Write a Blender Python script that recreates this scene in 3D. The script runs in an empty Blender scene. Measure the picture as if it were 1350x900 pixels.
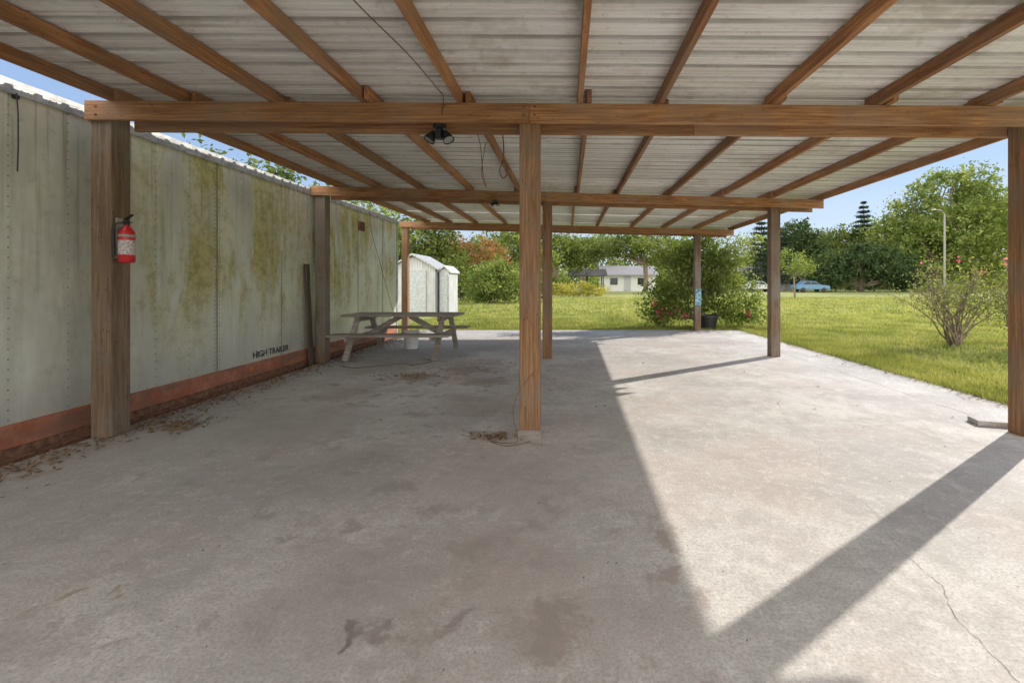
import bpy, math, random
import numpy as np
from mathutils import Vector, Matrix
random.seed(7)
R = random.Random(11)
scene = bpy.context.scene
COL = scene.collection

# ------------------------------------------------------------------ helpers
class NT:
    def __init__(s, mat):
        s.t = mat.node_tree; s.n = s.t.nodes; s.l = s.t.links
    def new(s, typ, **kw):
        nd = s.n.new(typ)
        for k, v in kw.items():
            setattr(nd, k, v)
        return nd
    def set(s, sock, v):
        if isinstance(v, bpy.types.NodeSocket):
            s.l.new(v, sock)
        elif isinstance(v, (tuple, list)) and len(v) == 3 and sock.type == 'RGBA':
            sock.default_value = (*v, 1)
        else:
            sock.default_value = v
    def coord(s, k='Object'):
        return s.new('ShaderNodeTexCoord').outputs[k]
    def mapping(s, vec, scale=(1, 1, 1), loc=(0, 0, 0)):
        m = s.new('ShaderNodeMapping'); s.l.new(vec, m.inputs[0])
        m.inputs['Scale'].default_value = scale; m.inputs['Location'].default_value = loc
        return m.outputs[0]
    def noise(s, vec, scale, detail=5, rough=.55, dist=0, out='Fac'):
        m = s.new('ShaderNodeTexNoise'); s.l.new(vec, m.inputs['Vector'])
        m.inputs['Scale'].default_value = scale; m.inputs['Detail'].default_value = detail
        m.inputs['Roughness'].default_value = rough; m.inputs['Distortion'].default_value = dist
        return m.outputs[out]
    def maprange(s, v, a, b, c=0., d=1., smooth=True):
        m = s.new('ShaderNodeMapRange'); m.interpolation_type = 'SMOOTHSTEP' if smooth else 'LINEAR'
        s.set(m.inputs['Value'], v)
        for k, x in zip(('From Min', 'From Max', 'To Min', 'To Max'), (a, b, c, d)):
            m.inputs[k].default_value = x
        return m.outputs['Result']
    def math(s, op, a, b=0., c=None):
        m = s.new('ShaderNodeMath', operation=op)
        s.set(m.inputs[0], a); s.set(m.inputs[1], b)
        if c is not None: s.set(m.inputs[2], c)
        return m.outputs[0]
    def vmath(s, op, a, b=None):
        m = s.new('ShaderNodeVectorMath', operation=op)
        s.set(m.inputs[0], a)
        if b is not None: s.set(m.inputs[1], b)
        return m
    def mix(s, f, a, b, mode='MIX'):
        m = s.new('ShaderNodeMix', data_type='RGBA', blend_type=mode)
        s.set(m.inputs['Factor'], f); s.set(m.inputs[6], a); s.set(m.inputs[7], b)
        return m.outputs[2]
    def ramp(s, f, stops):
        m = s.new('ShaderNodeValToRGB'); s.set(m.inputs[0], f)
        e = m.color_ramp.elements
        while len(e) < len(stops): e.new(.5)
        for i, (p, c) in enumerate(stops):
            e[i].position = p; e[i].color = (*c, 1)
        return m.outputs[0]
    def bump(s, h, strength=.3, dist=.01, normal=None):
        b = s.new('ShaderNodeBump'); s.l.new(h, b.inputs['Height'])
        b.inputs['Strength'].default_value = strength; b.inputs['Distance'].default_value = dist
        if normal is not None: s.l.new(normal, b.inputs['Normal'])
        return b.outputs[0]

def newmat(name):
    m = bpy.data.materials.new(name); m.use_nodes = True
    b = m.node_tree.nodes['Principled BSDF']
    return m, NT(m), b

def simple(name, col, rough=.6, metal=0., var=.15, scale=12, bump=.1):
    m, t, b = newmat(name)
    c = t.coord(); n = t.noise(c, scale, 4)
    f = t.maprange(n, .3, .7)
    t.set(b.inputs['Base Color'], t.mix(f, tuple(x*(1-var) for x in col), tuple(min(1, x*(1+var)) for x in col)))
    b.inputs['Roughness'].default_value = rough; b.inputs['Metallic'].default_value = metal
    if bump: t.set(b.inputs['Normal'], t.bump(n, bump, .005))
    return m

def wood(name, axis, dark, light, grey=None, greyamt=.4, lo=.3, hi=.72):
    m, t, b = newmat(name)
    c = t.coord()
    g = t.new('ShaderNodeNewGeometry')
    isl = g.outputs['Random Per Island']
    off = t.vmath('SCALE', (7.3, 5.1, 3.7)); t.set(off.inputs['Scale'], isl)
    c2 = t.vmath('ADD', c, off.outputs[0]).outputs[0]
    sc = [60, 60, 60]; sc[axis] = 2.2
    n = t.noise(t.mapping(c2, tuple(sc)), 1.0, 5, .65, .5)
    sc2 = [11, 11, 11]; sc2[axis] = .8
    n2 = t.noise(t.mapping(c2, tuple(sc2)), 1.0, 4, .6, 1.5)
    n0 = t.noise(c2, 3.0, 5, .65)
    col = t.mix(t.maprange(n, lo, hi), dark, light)
    col = t.mix(t.maprange(n2, .4, .72, 0, .5), col, tuple(x*.6 for x in dark))
    col = t.mix(t.maprange(n0, .45, .7, 0, .45), col, tuple(x*.65 for x in dark))
    v = t.new('ShaderNodeTexVoronoi'); sc3 = [6, 6, 6]; sc3[axis] = 1.8
    t.l.new(t.mapping(c2, tuple(sc3)), v.inputs['Vector'])
    col = t.mix(t.maprange(v.outputs['Distance'], .05, .16, .8, 0.), col, tuple(x*.25 for x in dark))
    if grey:
        gm = t.maprange(t.noise(c2, 1.5, 5, .65), .42, .62, 0, greyamt)
        col = t.mix(gm, col, grey)
    tone = t.maprange(isl, 0, 1, .75, 1.2, False)
    hs = t.new('ShaderNodeHueSaturation'); t.set(hs.inputs['Color'], col); t.set(hs.inputs['Value'], tone)
    t.set(b.inputs['Base Color'], hs.outputs[0])
    b.inputs['Roughness'].default_value = .82
    t.set(b.inputs['Normal'], t.bump(n, .5, .004))
    return m

def leafmat(name, dark, mid, light, flower=None, ffrac=0., trans=.4):
    m = bpy.data.materials.new(name); m.use_nodes = True; t = NT(m)
    t.n.remove(t.n['Principled BSDF'])
    g = t.new('ShaderNodeNewGeometry'); isl = g.outputs['Random Per Island']
    c = t.coord()
    n = t.noise(c, .9, 2)
    f = t.math('ADD', t.math('MULTIPLY', isl, .55), t.maprange(n, .3, .7, 0, .45))
    col = t.ramp(f, [(0, dark), (.5, mid), (1, light)])
    if flower:
        w = t.new('ShaderNodeTexWhiteNoise', noise_dimensions='1D'); t.set(w.inputs['W'], t.math('MULTIPLY', isl, 91.7))
        col = t.mix(t.math('LESS_THAN', w.outputs[0], ffrac), col, flower)
    df = t.new('ShaderNodeBsdfDiffuse'); t.set(df.inputs[0], col)
    tr = t.new('ShaderNodeBsdfTranslucent'); t.set(tr.inputs[0], t.mix(1., col, (1.45, 1.35, .75), 'MULTIPLY'))
    mx = t.new('ShaderNodeMixShader'); mx.inputs[0].default_value = trans
    t.l.new(df.outputs[0], mx.inputs[1]); t.l.new(tr.outputs[0], mx.inputs[2])
    t.l.new(mx.outputs[0], t.n['Material Output'].inputs[0])
    return m

class MB:
    def __init__(s): s.v = []; s.f = []
    def box(s, x0, x1, y0, y1, z0, z1):
        s.hexa([(x0,y0,z0),(x1,y0,z0),(x1,y1,z0),(x0,y1,z0),(x0,y0,z1),(x1,y0,z1),(x1,y1,z1),(x0,y1,z1)])
    def hexa(s, p):
        o = len(s.v); s.v += [tuple(q) for q in p]
        s.f += [tuple(o+i for i in q) for q in ((0,3,2,1),(4,5,6,7),(0,1,5,4),(1,2,6,5),(2,3,7,6),(3,0,4,7))]
    def beam(s, a, b, w, h, up=(0, 0, 1)):
        a = Vector(a); b = Vector(b); d = (b-a).normalized(); up = Vector(up)
        sx = d.cross(up).normalized()*w/2; sz = sx.normalized().cross(d).normalized()*h/2
        s.hexa([a-sx-sz, a+sx-sz, b+sx-sz, b-sx-sz, a-sx+sz, a+sx+sz, b+sx+sz, b-sx+sz])
    def tube(s, pts, rad, sides=8, cap=True):
        pts = [Vector(p) for p in pts]
        if not isinstance(rad, (list, tuple)): rad = [rad]*len(pts)
        o = len(s.v); prev = None
        for i, p in enumerate(pts):
            d = (pts[min(i+1, len(pts)-1)]-pts[max(i-1, 0)]).normalized()
            if prev is None:
                a = d.orthogonal().normalized()
            else:
                a = (prev - d*prev.dot(d))
                a = a.normalized() if a.length > 1e-5 else d.orthogonal().normalized()
            prev = a; b = d.cross(a)
            for k in range(sides):
                t = 2*math.pi*k/sides
                s.v.append(tuple(p+(a*math.cos(t)+b*math.sin(t))*rad[i]))
        for i in range(len(pts)-1):
            for k in range(sides):
                k2 = (k+1) % sides
                s.f.append((o+i*sides+k, o+i*sides+k2, o+(i+1)*sides+k2, o+(i+1)*sides+k))
        if cap:
            s.f.append(tuple(o+k for k in reversed(range(sides))))
            s.f.append(tuple(o+(len(pts)-1)*sides+k for k in range(sides)))
    def lathe(s, prof, origin, axis=(0, 0, 1), sides=24):
        ax = Vector(axis).normalized(); a = ax.orthogonal().normalized(); b = ax.cross(a); o = len(s.v); org = Vector(origin)
        for r, z in prof:
            for k in range(sides):
                t = 2*math.pi*k/sides
                s.v.append(tuple(org+ax*z+(a*math.cos(t)+b*math.sin(t))*r))
        for i in range(len(prof)-1):
            for k in range(sides):
                k2 = (k+1) % sides
                s.f.append((o+i*sides+k, o+i*sides+k2, o+(i+1)*sides+k2, o+(i+1)*sides+k))
    def quad(s, *p):
        o = len(s.v); s.v += [tuple(q) for q in p]; s.f.append(tuple(range(o, o+len(p))))
    def prism(s, prof, y0, y1):
        """extrude an (x,z) outline between y0 and y1"""
        o = len(s.v); n = len(prof)
        s.v += [(x, y0, z) for x, z in prof]+[(x, y1, z) for x, z in prof]
        s.f.append(tuple(o+i for i in range(n))); s.f.append(tuple(o+n+i for i in reversed(range(n))))
        for i in range(n): s.f.append((o+i, o+n+i, o+n+(i+1) % n, o+(i+1) % n))
    def build(s, name, mat, parent=None, bevel=0, smooth=False):
        me = bpy.data.meshes.new(name); me.from_pydata(s.v, [], s.f); me.update()
        if mat: me.materials.append(mat)
        ob = bpy.data.objects.new(name, me); COL.objects.link(ob)
        if smooth: me.polygons.foreach_set('use_smooth', [True]*len(me.polygons))
        if bevel:
            md = ob.modifiers.new('b', 'BEVEL'); md.width = bevel; md.segments = 2; md.limit_method = 'ANGLE'
        if parent: adopt(ob, parent)
        return ob

def adopt(ob, parent):
    ob.parent = parent
    ob.matrix_parent_inverse = Matrix.Translation(-Vector(parent.location))
def empty(name, loc=(0, 0, 0)):
    e = bpy.data.objects.new(name, None); e.location = loc; e.empty_display_size = .3; COL.objects.link(e); return e

def npmesh(name, verts, nper, mat, parent=None):
    nf = len(verts)//nper
    me = bpy.data.meshes.new(name)
    me.vertices.add(len(verts)); me.vertices.foreach_set('co', verts.astype(np.float32).ravel())
    me.loops.add(len(verts)); me.loops.foreach_set('vertex_index', np.arange(len(verts), dtype=np.int32))
    me.polygons.add(nf); me.polygons.foreach_set('loop_start', np.arange(0, len(verts), nper, dtype=np.int32))
    try: me.polygons.foreach_set('loop_total', np.full(nf, nper, dtype=np.int32))
    except Exception: pass
    me.update(calc_edges=True); me.validate()
    me.materials.append(mat)
    ob = bpy.data.objects.new(name, me); COL.objects.link(ob)
    if parent: adopt(ob, parent)
    return ob

def leaves(name, centres, sig, nper, size, mat, parent=None, seed=1, zmin=None, flat=1.0, aspect=.5):
    rs = np.random.RandomState(seed)
    C = np.asarray(centres, float); K = len(C)
    sig = np.broadcast_to(np.asarray(sig, float), (K,))
    idx = np.repeat(np.arange(K), nper)
    off = rs.normal(size=(len(idx), 3))*sig[idx][:, None]; off[:, 2] *= flat
    P = C[idx]+off
    if zmin is not None: P = P[P[:, 2] > zmin]
    n = len(P)
    d = rs.normal(size=(n, 3)); d /= np.linalg.norm(d, axis=1)[:, None]
    e = rs.normal(size=(n, 3)); e -= d*(e*d).sum(1)[:, None]; e /= np.linalg.norm(e, axis=1)[:, None]
    L = size*(.6+.8*rs.rand(n))[:, None]; W = L*aspect
    V = np.empty((n, 4, 3))
    V[:, 0] = P-d*L*.5; V[:, 1] = P+e*W*.5; V[:, 2] = P+d*L*.5; V[:, 3] = P-e*W*.5
    return npmesh(name, V.reshape(-1, 3), 4, mat, parent)

def blob_centres(blobs, K, seed, lo=.45):
    rs = np.random.RandomState(seed); out = []
    w = np.array([b[3]*b[4]*b[5] for b in blobs])**.7; w /= w.sum()
    for b, ww in zip(blobs, w):
        k = max(3, int(K*ww))
        d = rs.normal(size=(k, 3)); d /= np.linalg.norm(d, axis=1)[:, None]
        r = lo+(1.12-lo)*rs.rand(k)**.7
        out.append(np.array(b[:3])+d*r[:, None]*np.array(b[3:6]))
    return np.vstack(out)

def limb_pts(a, b, n, wob, rnd):
    a = Vector(a); b = Vector(b); pts = []
    for i in range(n+1):
        t = i/n; p = a.lerp(b, t)
        if 0 < i < n: p += Vector((rnd.uniform(-wob, wob), rnd.uniform(-wob, wob), rnd.uniform(-wob, wob)*.5))
        pts.append(p)
    return pts

# ------------------------------------------------------------------ materials
M_bark = simple('bark', (.20, .155, .11), .9, var=.35, scale=9, bump=.6)
M_leafA = leafmat('leaf_oak', (.045, .07, .02), (.115, .155, .045), (.26, .29, .10))
M_leafB = leafmat('leaf_bright', (.08, .12, .03), (.18, .24, .07), (.38, .42, .15))
M_leafD = leafmat('leaf_dark', (.03, .055, .024), (.07, .11, .045), (.15, .19, .08), trans=.3)
M_leafP = leafmat('leaf_pine', (.022, .042, .028), (.045, .07, .044), (.08, .11, .065), trans=.2)
M_leafY = leafmat('leaf_hedge_yellow', (.16, .17, .04), (.38, .37, .09), (.6, .54, .15))
M_leafR = leafmat('leaf_crape', (.09, .11, .03), (.22, .19, .07), (.42, .22, .12), flower=(.50, .16, .12), ffrac=.25)
M_leafF = leafmat('leaf_rose', (.10, .13, .035), (.21, .25, .07), (.38, .40, .14))
M_flower = leafmat('flower_pink', (.55, .05, .15), (.70, .10, .24), (.82, .28, .42), trans=.3)
M_rust = simple('rust', (.20, .10, .06), .85, var=.4, scale=20, bump=.3)
M_black = simple('black_plastic', (.02, .02, .02), .45, var=.2)
M_ink = simple('faded_ink', (.07, .07, .07), .7, var=.6, scale=40, bump=0)
M_steel = simple('galvanised_steel', (.42, .42, .40), .55, .4, var=.25)
M_white = simple('white_paint', (.75, .75, .72), .5, var=.08)
W_post = wood('post_wood', 2, (.22, .105, .045), (.50, .29, .145), (.32, .26, .20), .45)
W_postg = wood('post_wood_grey', 2, (.16, .10, .06), (.35, .245, .155), (.30, .27, .23), .7)
W_beam = wood('beam_wood', 0, (.27, .115, .042), (.58, .31, .14), (.40, .30, .22), .35)
W_raft = wood('rafter_wood', 1, (.26, .105, .04), (.56, .285, .125), (.36, .27, .19), .35)
W_old = wood('weathered_wood', 0, (.24, .20, .165), (.50, .44, .37), (.48, .45, .41), .5)
W_oldd = wood('dark_plank_wood', 2, (.08, .055, .04), (.20, .14, .10), None)

# concrete
M_conc, t, b = newmat('concrete_worn')
c = t.coord()
wn = t.noise(c, 3.5, 4, out='Color')
warp = t.vmath('ADD', c, t.vmath('MULTIPLY', t.vmath('SUBTRACT', wn, (.5, .5, .5)).outputs[0], (.6, .6, .0)).outputs[0]).outputs[0]
n1 = t.noise(c, .5, 6, .62); n2 = t.noise(c, 3.2, 8, .74, .3); n3 = t.noise(c, 70, 4, .8); n4 = t.noise(warp, 1.1, 7, .7)
n6 = t.noise(c, 14, 5, .7)
col = t.mix(t.maprange(n1, .36, .62), (.52, .50, .475), (.77, .745, .705))
col = t.mix(t.maprange(n2, .42, .64, 0, .5), col, (.40, .375, .35))
col = t.mix(t.maprange(n4, .48, .62, 0, .5), col, (.41, .365, .33))
n5 = t.noise(t.mapping(c, (1, 1, 1), (13, 4, 2)), .9, 5, .6)
col = t.mix(t.maprange(n5, .47, .66, 0, .4), col, (.63, .51, .46))
col = t.mix(t.maprange(n6, .5, .66, 0, .4), col, (.86, .83, .79))
col = t.mix(t.maprange(n3, .42, .64, 0, .55), col, (.32, .295, .275))
# pale lime/efflorescence bloom and dark pin marks
col = t.mix(t.maprange(t.noise(warp, 2.3, 6, .75), .56, .68, 0, .35), col, (.82, .81, .79))
col = t.mix(t.maprange(t.noise(c, 26, 3, .6), .68, .74, 0, .55), col, (.20, .17, .15))
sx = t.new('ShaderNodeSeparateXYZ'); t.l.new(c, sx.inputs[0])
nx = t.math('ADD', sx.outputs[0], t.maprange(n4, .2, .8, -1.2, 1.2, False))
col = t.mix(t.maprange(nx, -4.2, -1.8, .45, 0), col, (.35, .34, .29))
nst = t.maprange(n2, .38, .62, .4, 2.1, False)
def stain(col, x, y, r, sc, amt, soft=.3):
    d = t.vmath('DISTANCE', t.vmath('MULTIPLY', warp, (1, 1, 0)).outputs[0], (x, y, 0)).outputs['Value']
    return t.mix(t.maprange(t.math('MULTIPLY', d, nst), r*soft, r, amt, 0), col, sc)
for a in [(-.80, 1.64, .07, (.12, .09, .07), .75), (-.66, 1.66, .06, (.14, .11, .09), .65), (-.45, 1.74, .10, (.24, .19, .165), .55), (-.15, 1.70, .20, (.30, .25, .22), .5),
          (-.2, 2.05, .65, (.46, .36, .32), .5), (-1.80, 1.88, .05, (.36, .24, .14), .6), (-2.07, 1.86, .045, (.33, .22, .13), .6), (-.9, 1.9, .7, (.37, .335, .30), .5),
          (-.6, 3.85, .22, (.28, .17, .10), .7), (-2.1, 6.2, .45, (.29, .20, .13), .75), (-1.5, 6.8, .7, (.32, .23, .165), .65), (-1.1, 6.0, .5, (.31, .23, .165), .65), (-2.6, 5.3, .6, (.32, .26, .20), .55),
          (-.3, 3.0, 1.0, (.40, .355, .32), .45), (.2, 1.7, .45, (.38, .32, .29), .4), (-2.4, 4.2, 1.2, (.33, .31, .27), .5), (-2.8, 7, 1.1, (.33, .28, .22), .5), (-.9, 4.9, .8, (.36, .30, .26), .5), (-1.6, 3.1, .9, (.37, .35, .32), .4), (-1.5, 9.5, 1.5, (.34, .29, .24), .4)]:
    col = stain(col, *a)
t.set(b.inputs['Base Color'], col)
b.inputs['Roughness'].default_value = .8
t.set(b.inputs['Normal'], t.bump(t.math('ADD', t.math('MULTIPLY', n3, .5), n2), .5, .008))

# lawn
M_lawn, t, b = newmat('lawn_grass')
c = t.coord()
n1 = t.noise(c, .14, 7, .65); n2 = t.noise(c, .9, 7, .75); n3 = t.noise(c, 18, 4, .8)
col = t.mix(t.maprange(n1, .38, .60), (.19, .235, .065), (.36, .36, .13))
col = t.mix(t.maprange(n2, .44, .66, 0, .7), col, (.46, .42, .20))
col = t.mix(t.maprange(n3, .4, .7, 0, .5), col, (.13, .16, .045))
t.set(b.inputs['Base Color'], col); b.inputs['Roughness'].default_value = 1.; b.inputs['Specular IOR Level'].default_value = .1
t.set(b.inputs['Normal'], t.bump(t.math('ADD', n3, n2), .9, .05))
M_blade = leafmat('grass_blade', (.13, .165, .045), (.29, .325, .10), (.52, .50, .22), trans=.4)
M_dirt = simple('dirt', (.13, .10, .075), 1., var=.45, scale=6, bump=.8)
M_litter = leafmat('leaf_litter', (.12, .07, .04), (.26, .17, .09), (.45, .34, .2), trans=.1)

# trailer skin
M_tr, t, b = newmat('trailer_aluminium')
c = t.coord()
g = t.new('ShaderNodeNewGeometry'); isl = g.outputs['Random Per Island']
st = t.noise(t.mapping(c, (1, 2.4, .5)), 1.0, 7, .68, .6)
st2 = t.noise(t.mapping(c, (1, 16, .45)), 1.0, 5, .6, .3)
pt = t.noise(c, .8, 5, .65, .4); fine = t.noise(c, 9, 7, .75)
col = t.mix(t.maprange(pt, .35, .65), (.66, .665, .60), (.84, .83, .74))
col = t.mix(t.maprange(isl, 0, 1, 0, .35, False), col, (.60, .62, .58))
sz = t.new('ShaderNodeSeparateXYZ'); t.l.new(c, sz.inputs[0])
alg = t.math('MULTIPLY', t.maprange(st, .38, .57), t.maprange(t.noise(t.mapping(c, (1, 1, 1), (3, 8, 1)), .7, 5, .6), .38, .56, .2, 1))
alg = t.math('MULTIPLY', alg, t.maprange(sz.outputs[2], .4, 1.5, .25, 1))
algy = t.math('MULTIPLY', alg, t.maprange(sz.outputs[1], 3.8, 5.0, .22, 1.))
col = t.mix(t.math('MULTIPLY', algy, .85), col, (.52, .46, .14))
col = t.mix(t.math('MULTIPLY', t.math('MULTIPLY', algy, t.maprange(fine, .44, .60)), .65), col, (.27, .27, .08))
col = t.mix(t.math('MULTIPLY', t.maprange(st2, .50, .68), t.maprange(sz.outputs[2], .8, 2.6, .08, .75)), col, (.32, .32, .19))
col = t.mix(t.maprange(fine, .55, .70, 0, .45), col, (.38, .37, .29))
col = t.mix(t.maprange(sz.outputs[2], .25, .7, .35, 0), col, (.44, .43, .38))
t.set(b.inputs['Base Color'], col); t.set(b.inputs['Metallic'], t.maprange(algy, 0, .5, .3, 0))
t.set(b.inputs['Roughness'], t.maprange(alg, 0, 1, .32, .75))
t.set(b.inputs['Normal'], t.bump(t.math('ADD', t.noise(t.mapping(c, (1, 1.6, .7)), 1.3, 3, .5), t.math('MULTIPLY', fine, .03)), .7, .07))
M_red, t, b = newmat('trailer_red_stripe')
c = t.coord(); n = t.noise(c, 5, 7, .7); n2 = t.noise(t.mapping(c, (1, 1, 4)), 2, 5, .6)
col = t.mix(t.maprange(n, .35, .7), (.38, .12, .06), (.50, .23, .14))
col = t.mix(t.maprange(n2, .44, .64, 0, .8), col, (.22, .13, .09))
t.set(b.inputs['Base Color'], col); b.inputs['Roughness'].default_value = .7

# roof
M_roof, t, b = newmat('roof_galvanised')
c = t.coord(); g = t.new('ShaderNodeNewGeometry'); isl = g.outputs['Random Per Island']
s1 = t.noise(t.mapping(c, (.5, 7, 1)), 1.0, 6, .68, .4); s2 = t.noise(c, 1.3, 6, .68); s3 = t.noise(c, 14, 5, .7)
s4 = t.noise(t.mapping(c, (.3, 24, 1)), 1.0, 3, .6)
sy = t.new('ShaderNodeSeparateXYZ'); t.l.new(c, sy.inputs[0])
fr = t.math('FRACT', t.math('DIVIDE', t.math('ADD', sy.outputs[1], 1.4), .19))
edge = t.math('MAXIMUM', t.maprange(t.math('ABSOLUTE', t.math('SUBTRACT', fr, .735)), .0, .05, 1, 0), t.maprange(t.math('ABSOLUTE', t.math('SUBTRACT', fr, .96)), .0, .05, 1, 0))
edge = t.math('MAXIMUM', edge, t.math('MULTIPLY', .5, t.maprange(t.math('ABSOLUTE', t.math('SUBTRACT', fr, .29)), .0, .04, 1, 0)))
edge = t.math('MAXIMUM', edge, t.math('MULTIPLY', .5, t.maprange(t.math('ABSOLUTE', t.math('SUBTRACT', fr, .51)), .0, .04, 1, 0)))
col = t.mix(t.maprange(s1, .35, .62), (.76, .745, .715), (.95, .945, .93))
col = t.mix(t.maprange(isl, .45, 1., 0, .8), col, (.44, .435, .41))
col = t.mix(t.maprange(s4, .5, .66, 0, .5), col, (.50, .47, .43))
col = t.mix(t.maprange(s2, .52, .66, 0, .55), col, (.48, .42, .35))
col = t.mix(t.maprange(s3, .54, .70, 0, .4), col, (.42, .37, .31))
col = t.mix(t.math('MULTIPLY', edge, t.maprange(s1, .3, .6, .8, .35)), col, (.27, .25, .225))
t.set(b.inputs['Base Color'], col); b.inputs['Metallic'].default_value = .0; b.inputs['Roughness'].default_value = .45
t.set(b.inputs['Normal'], t.bump(s1, .2, .01))

# ------------------------------------------------------------------ camera / light
cam = bpy.data.cameras.new('camera'); co = bpy.data.objects.new('camera', cam); COL.objects.link(co)
co.location = (0, 0, 1.3); co.rotation_euler = (math.radians(90), 0, 0)
cam.lens = 16; cam.sensor_width = 36; cam.shift_x = -.054; cam.shift_y = -.058; cam.clip_end = 2000; cam.clip_start = .05
scene.camera = co
sd = Vector((3.9, 2.7, 2.75)).normalized()
el = math.asin(sd.z); rot = math.atan2(sd.x, sd.y)
w = bpy.data.worlds.new('World'); scene.world = w; w.use_nodes = True
t = NT(w); bg = t.n['Background']; sky = t.new('ShaderNodeTexSky'); sky.sky_type = 'NISHITA'
sky.sun_disc = False; sky.sun_elevation = el; sky.sun_rotation = rot; sky.air_density = 1.; sky.dust_density = .3; sky.ozone_density = 2.
dv = t.coord('Generated'); sp = t.new('ShaderNodeSeparateXYZ'); t.l.new(dv, sp.inputs[0])
haze = t.ramp(t.maprange(sp.outputs[2], -.02, .6, 0, 1, False), [(0, (.76, .83, .96)), (.35, (.44, .62, .93)), (1, (.27, .46, .88))])
haze = t.vmath('SCALE', haze); haze.inputs['Scale'].default_value = 6.6
skyc = t.mix(.8, sky.outputs[0], haze.outputs[0])
dz = t.math('ADD', t.math('MAXIMUM', sp.outputs[2], 0.), .25)
cv = t.new('ShaderNodeCombineXYZ'); t.set(cv.inputs[0], t.math('DIVIDE', sp.outputs[0], dz)); t.set(cv.inputs[1], t.math('DIVIDE', sp.outputs[1], dz))
cn = t.noise(cv.outputs[0], 1.1, 6, .6, .3)
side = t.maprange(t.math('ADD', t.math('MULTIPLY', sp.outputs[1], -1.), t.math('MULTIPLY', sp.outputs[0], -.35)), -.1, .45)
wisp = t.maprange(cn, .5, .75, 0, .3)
fill_bank = t.math('MULTIPLY', side, t.maprange(cn, .26, .46))  # unseen bright cloud bank, added behind the camera to fill the shaded carport
cl = t.math('MAXIMUM', wisp, fill_bank)
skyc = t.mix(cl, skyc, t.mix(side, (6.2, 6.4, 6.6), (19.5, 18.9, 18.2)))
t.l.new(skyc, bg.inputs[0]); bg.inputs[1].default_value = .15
sl = bpy.data.lights.new('sun', 'SUN'); sl.energy = 5.0; sl.angle = math.radians(.53); sl.color = (1, .935, .84)
so = bpy.data.objects.new('sun', sl); COL.objects.link(so); so.rotation_euler = (-sd).to_track_quat('-Z', 'Y').to_euler(); so.location = (20, 14, 14)
scene.view_settings.view_transform = 'Standard'; scene.view_settings.look = 'None'; scene.view_settings.exposure = 0

# ------------------------------------------------------------------ ground & slab
m = MB(); m.quad((-600, -300, -.05), (600, -300, -.05), (600, 900, -.05), (-600, 900, -.05)); m.build('lawn', M_lawn)
m = MB(); m.quad((-8, -6, -.042), (-3.9, -6, -.042), (-3.9, 11.6, -.042), (-8, 11.6, -.042)); m.build('dirt_ground', M_dirt)
m = MB()
J = 3.96
m.box(-3.98, J-.009, -14, 12.35, -.12, 0)
m.box(J+.009, 4.72, -14, 12.35, -.12, -.006)
m.build('concrete_slab', M_conc, bevel=.006)
M_crack = simple('crack_dirt', (.20, .17, .145), 1., var=.3, bump=0)
m = MB(); m.quad((J-.011, -14, -.02), (J+.011, -14, -.02), (J+.011, 12.3, -.02), (J-.011, 12.3, -.02)); m.build('joint_dirt', M_dirt)
def crack(pts, wdt, seed):
    rr = random.Random(seed); P = []
    for i in range(len(pts)-1):
        a = Vector(pts[i]); bb = Vector(pts[i+1]); n = max(2, int((bb-a).length/.03))
        for k in range(n): P.append(a.lerp(bb, k/n)+Vector((rr.gauss(0, .006), rr.gauss(0, .006))))
    mm = []
    for i, p in enumerate(P):
        d = (P[min(i+1, len(P)-1)]-P[max(i-1, 0)]).normalized(); nrm = Vector((-d.y, d.x))*wdt*rr.uniform(.2, 1.)
        mm.append((p+nrm, p-nrm))
    for i in range(len(mm)-1):
        m.quad((*mm[i][1], .0015), (*mm[i+1][1], .0015), (*mm[i+1][0], .0015), (*mm[i][0], .0015))
m = MB()
crack([(1.62, 2.25), (1.60, 1.95), (1.5, 1.75), (1.47, 1.5), (1.38, 1.2)], .0013, 1)
crack([(1.62, 2.25), (1.75, 2.6), (1.72, 3.1), (2.0, 3.6), (2.05, 4.2), (2.3, 5.0)], .001, 2)
crack([(2.9, 5.2), (3.3, 5.6), (3.94, 5.7)], .0013, 3)
crack([(-3.9, 5.4), (-2.9, 5.5), (-1.6, 5.3), (-.4, 5.6), (1.2, 5.4)], .001, 4)
m.build('floor_crack', M_crack)

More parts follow.
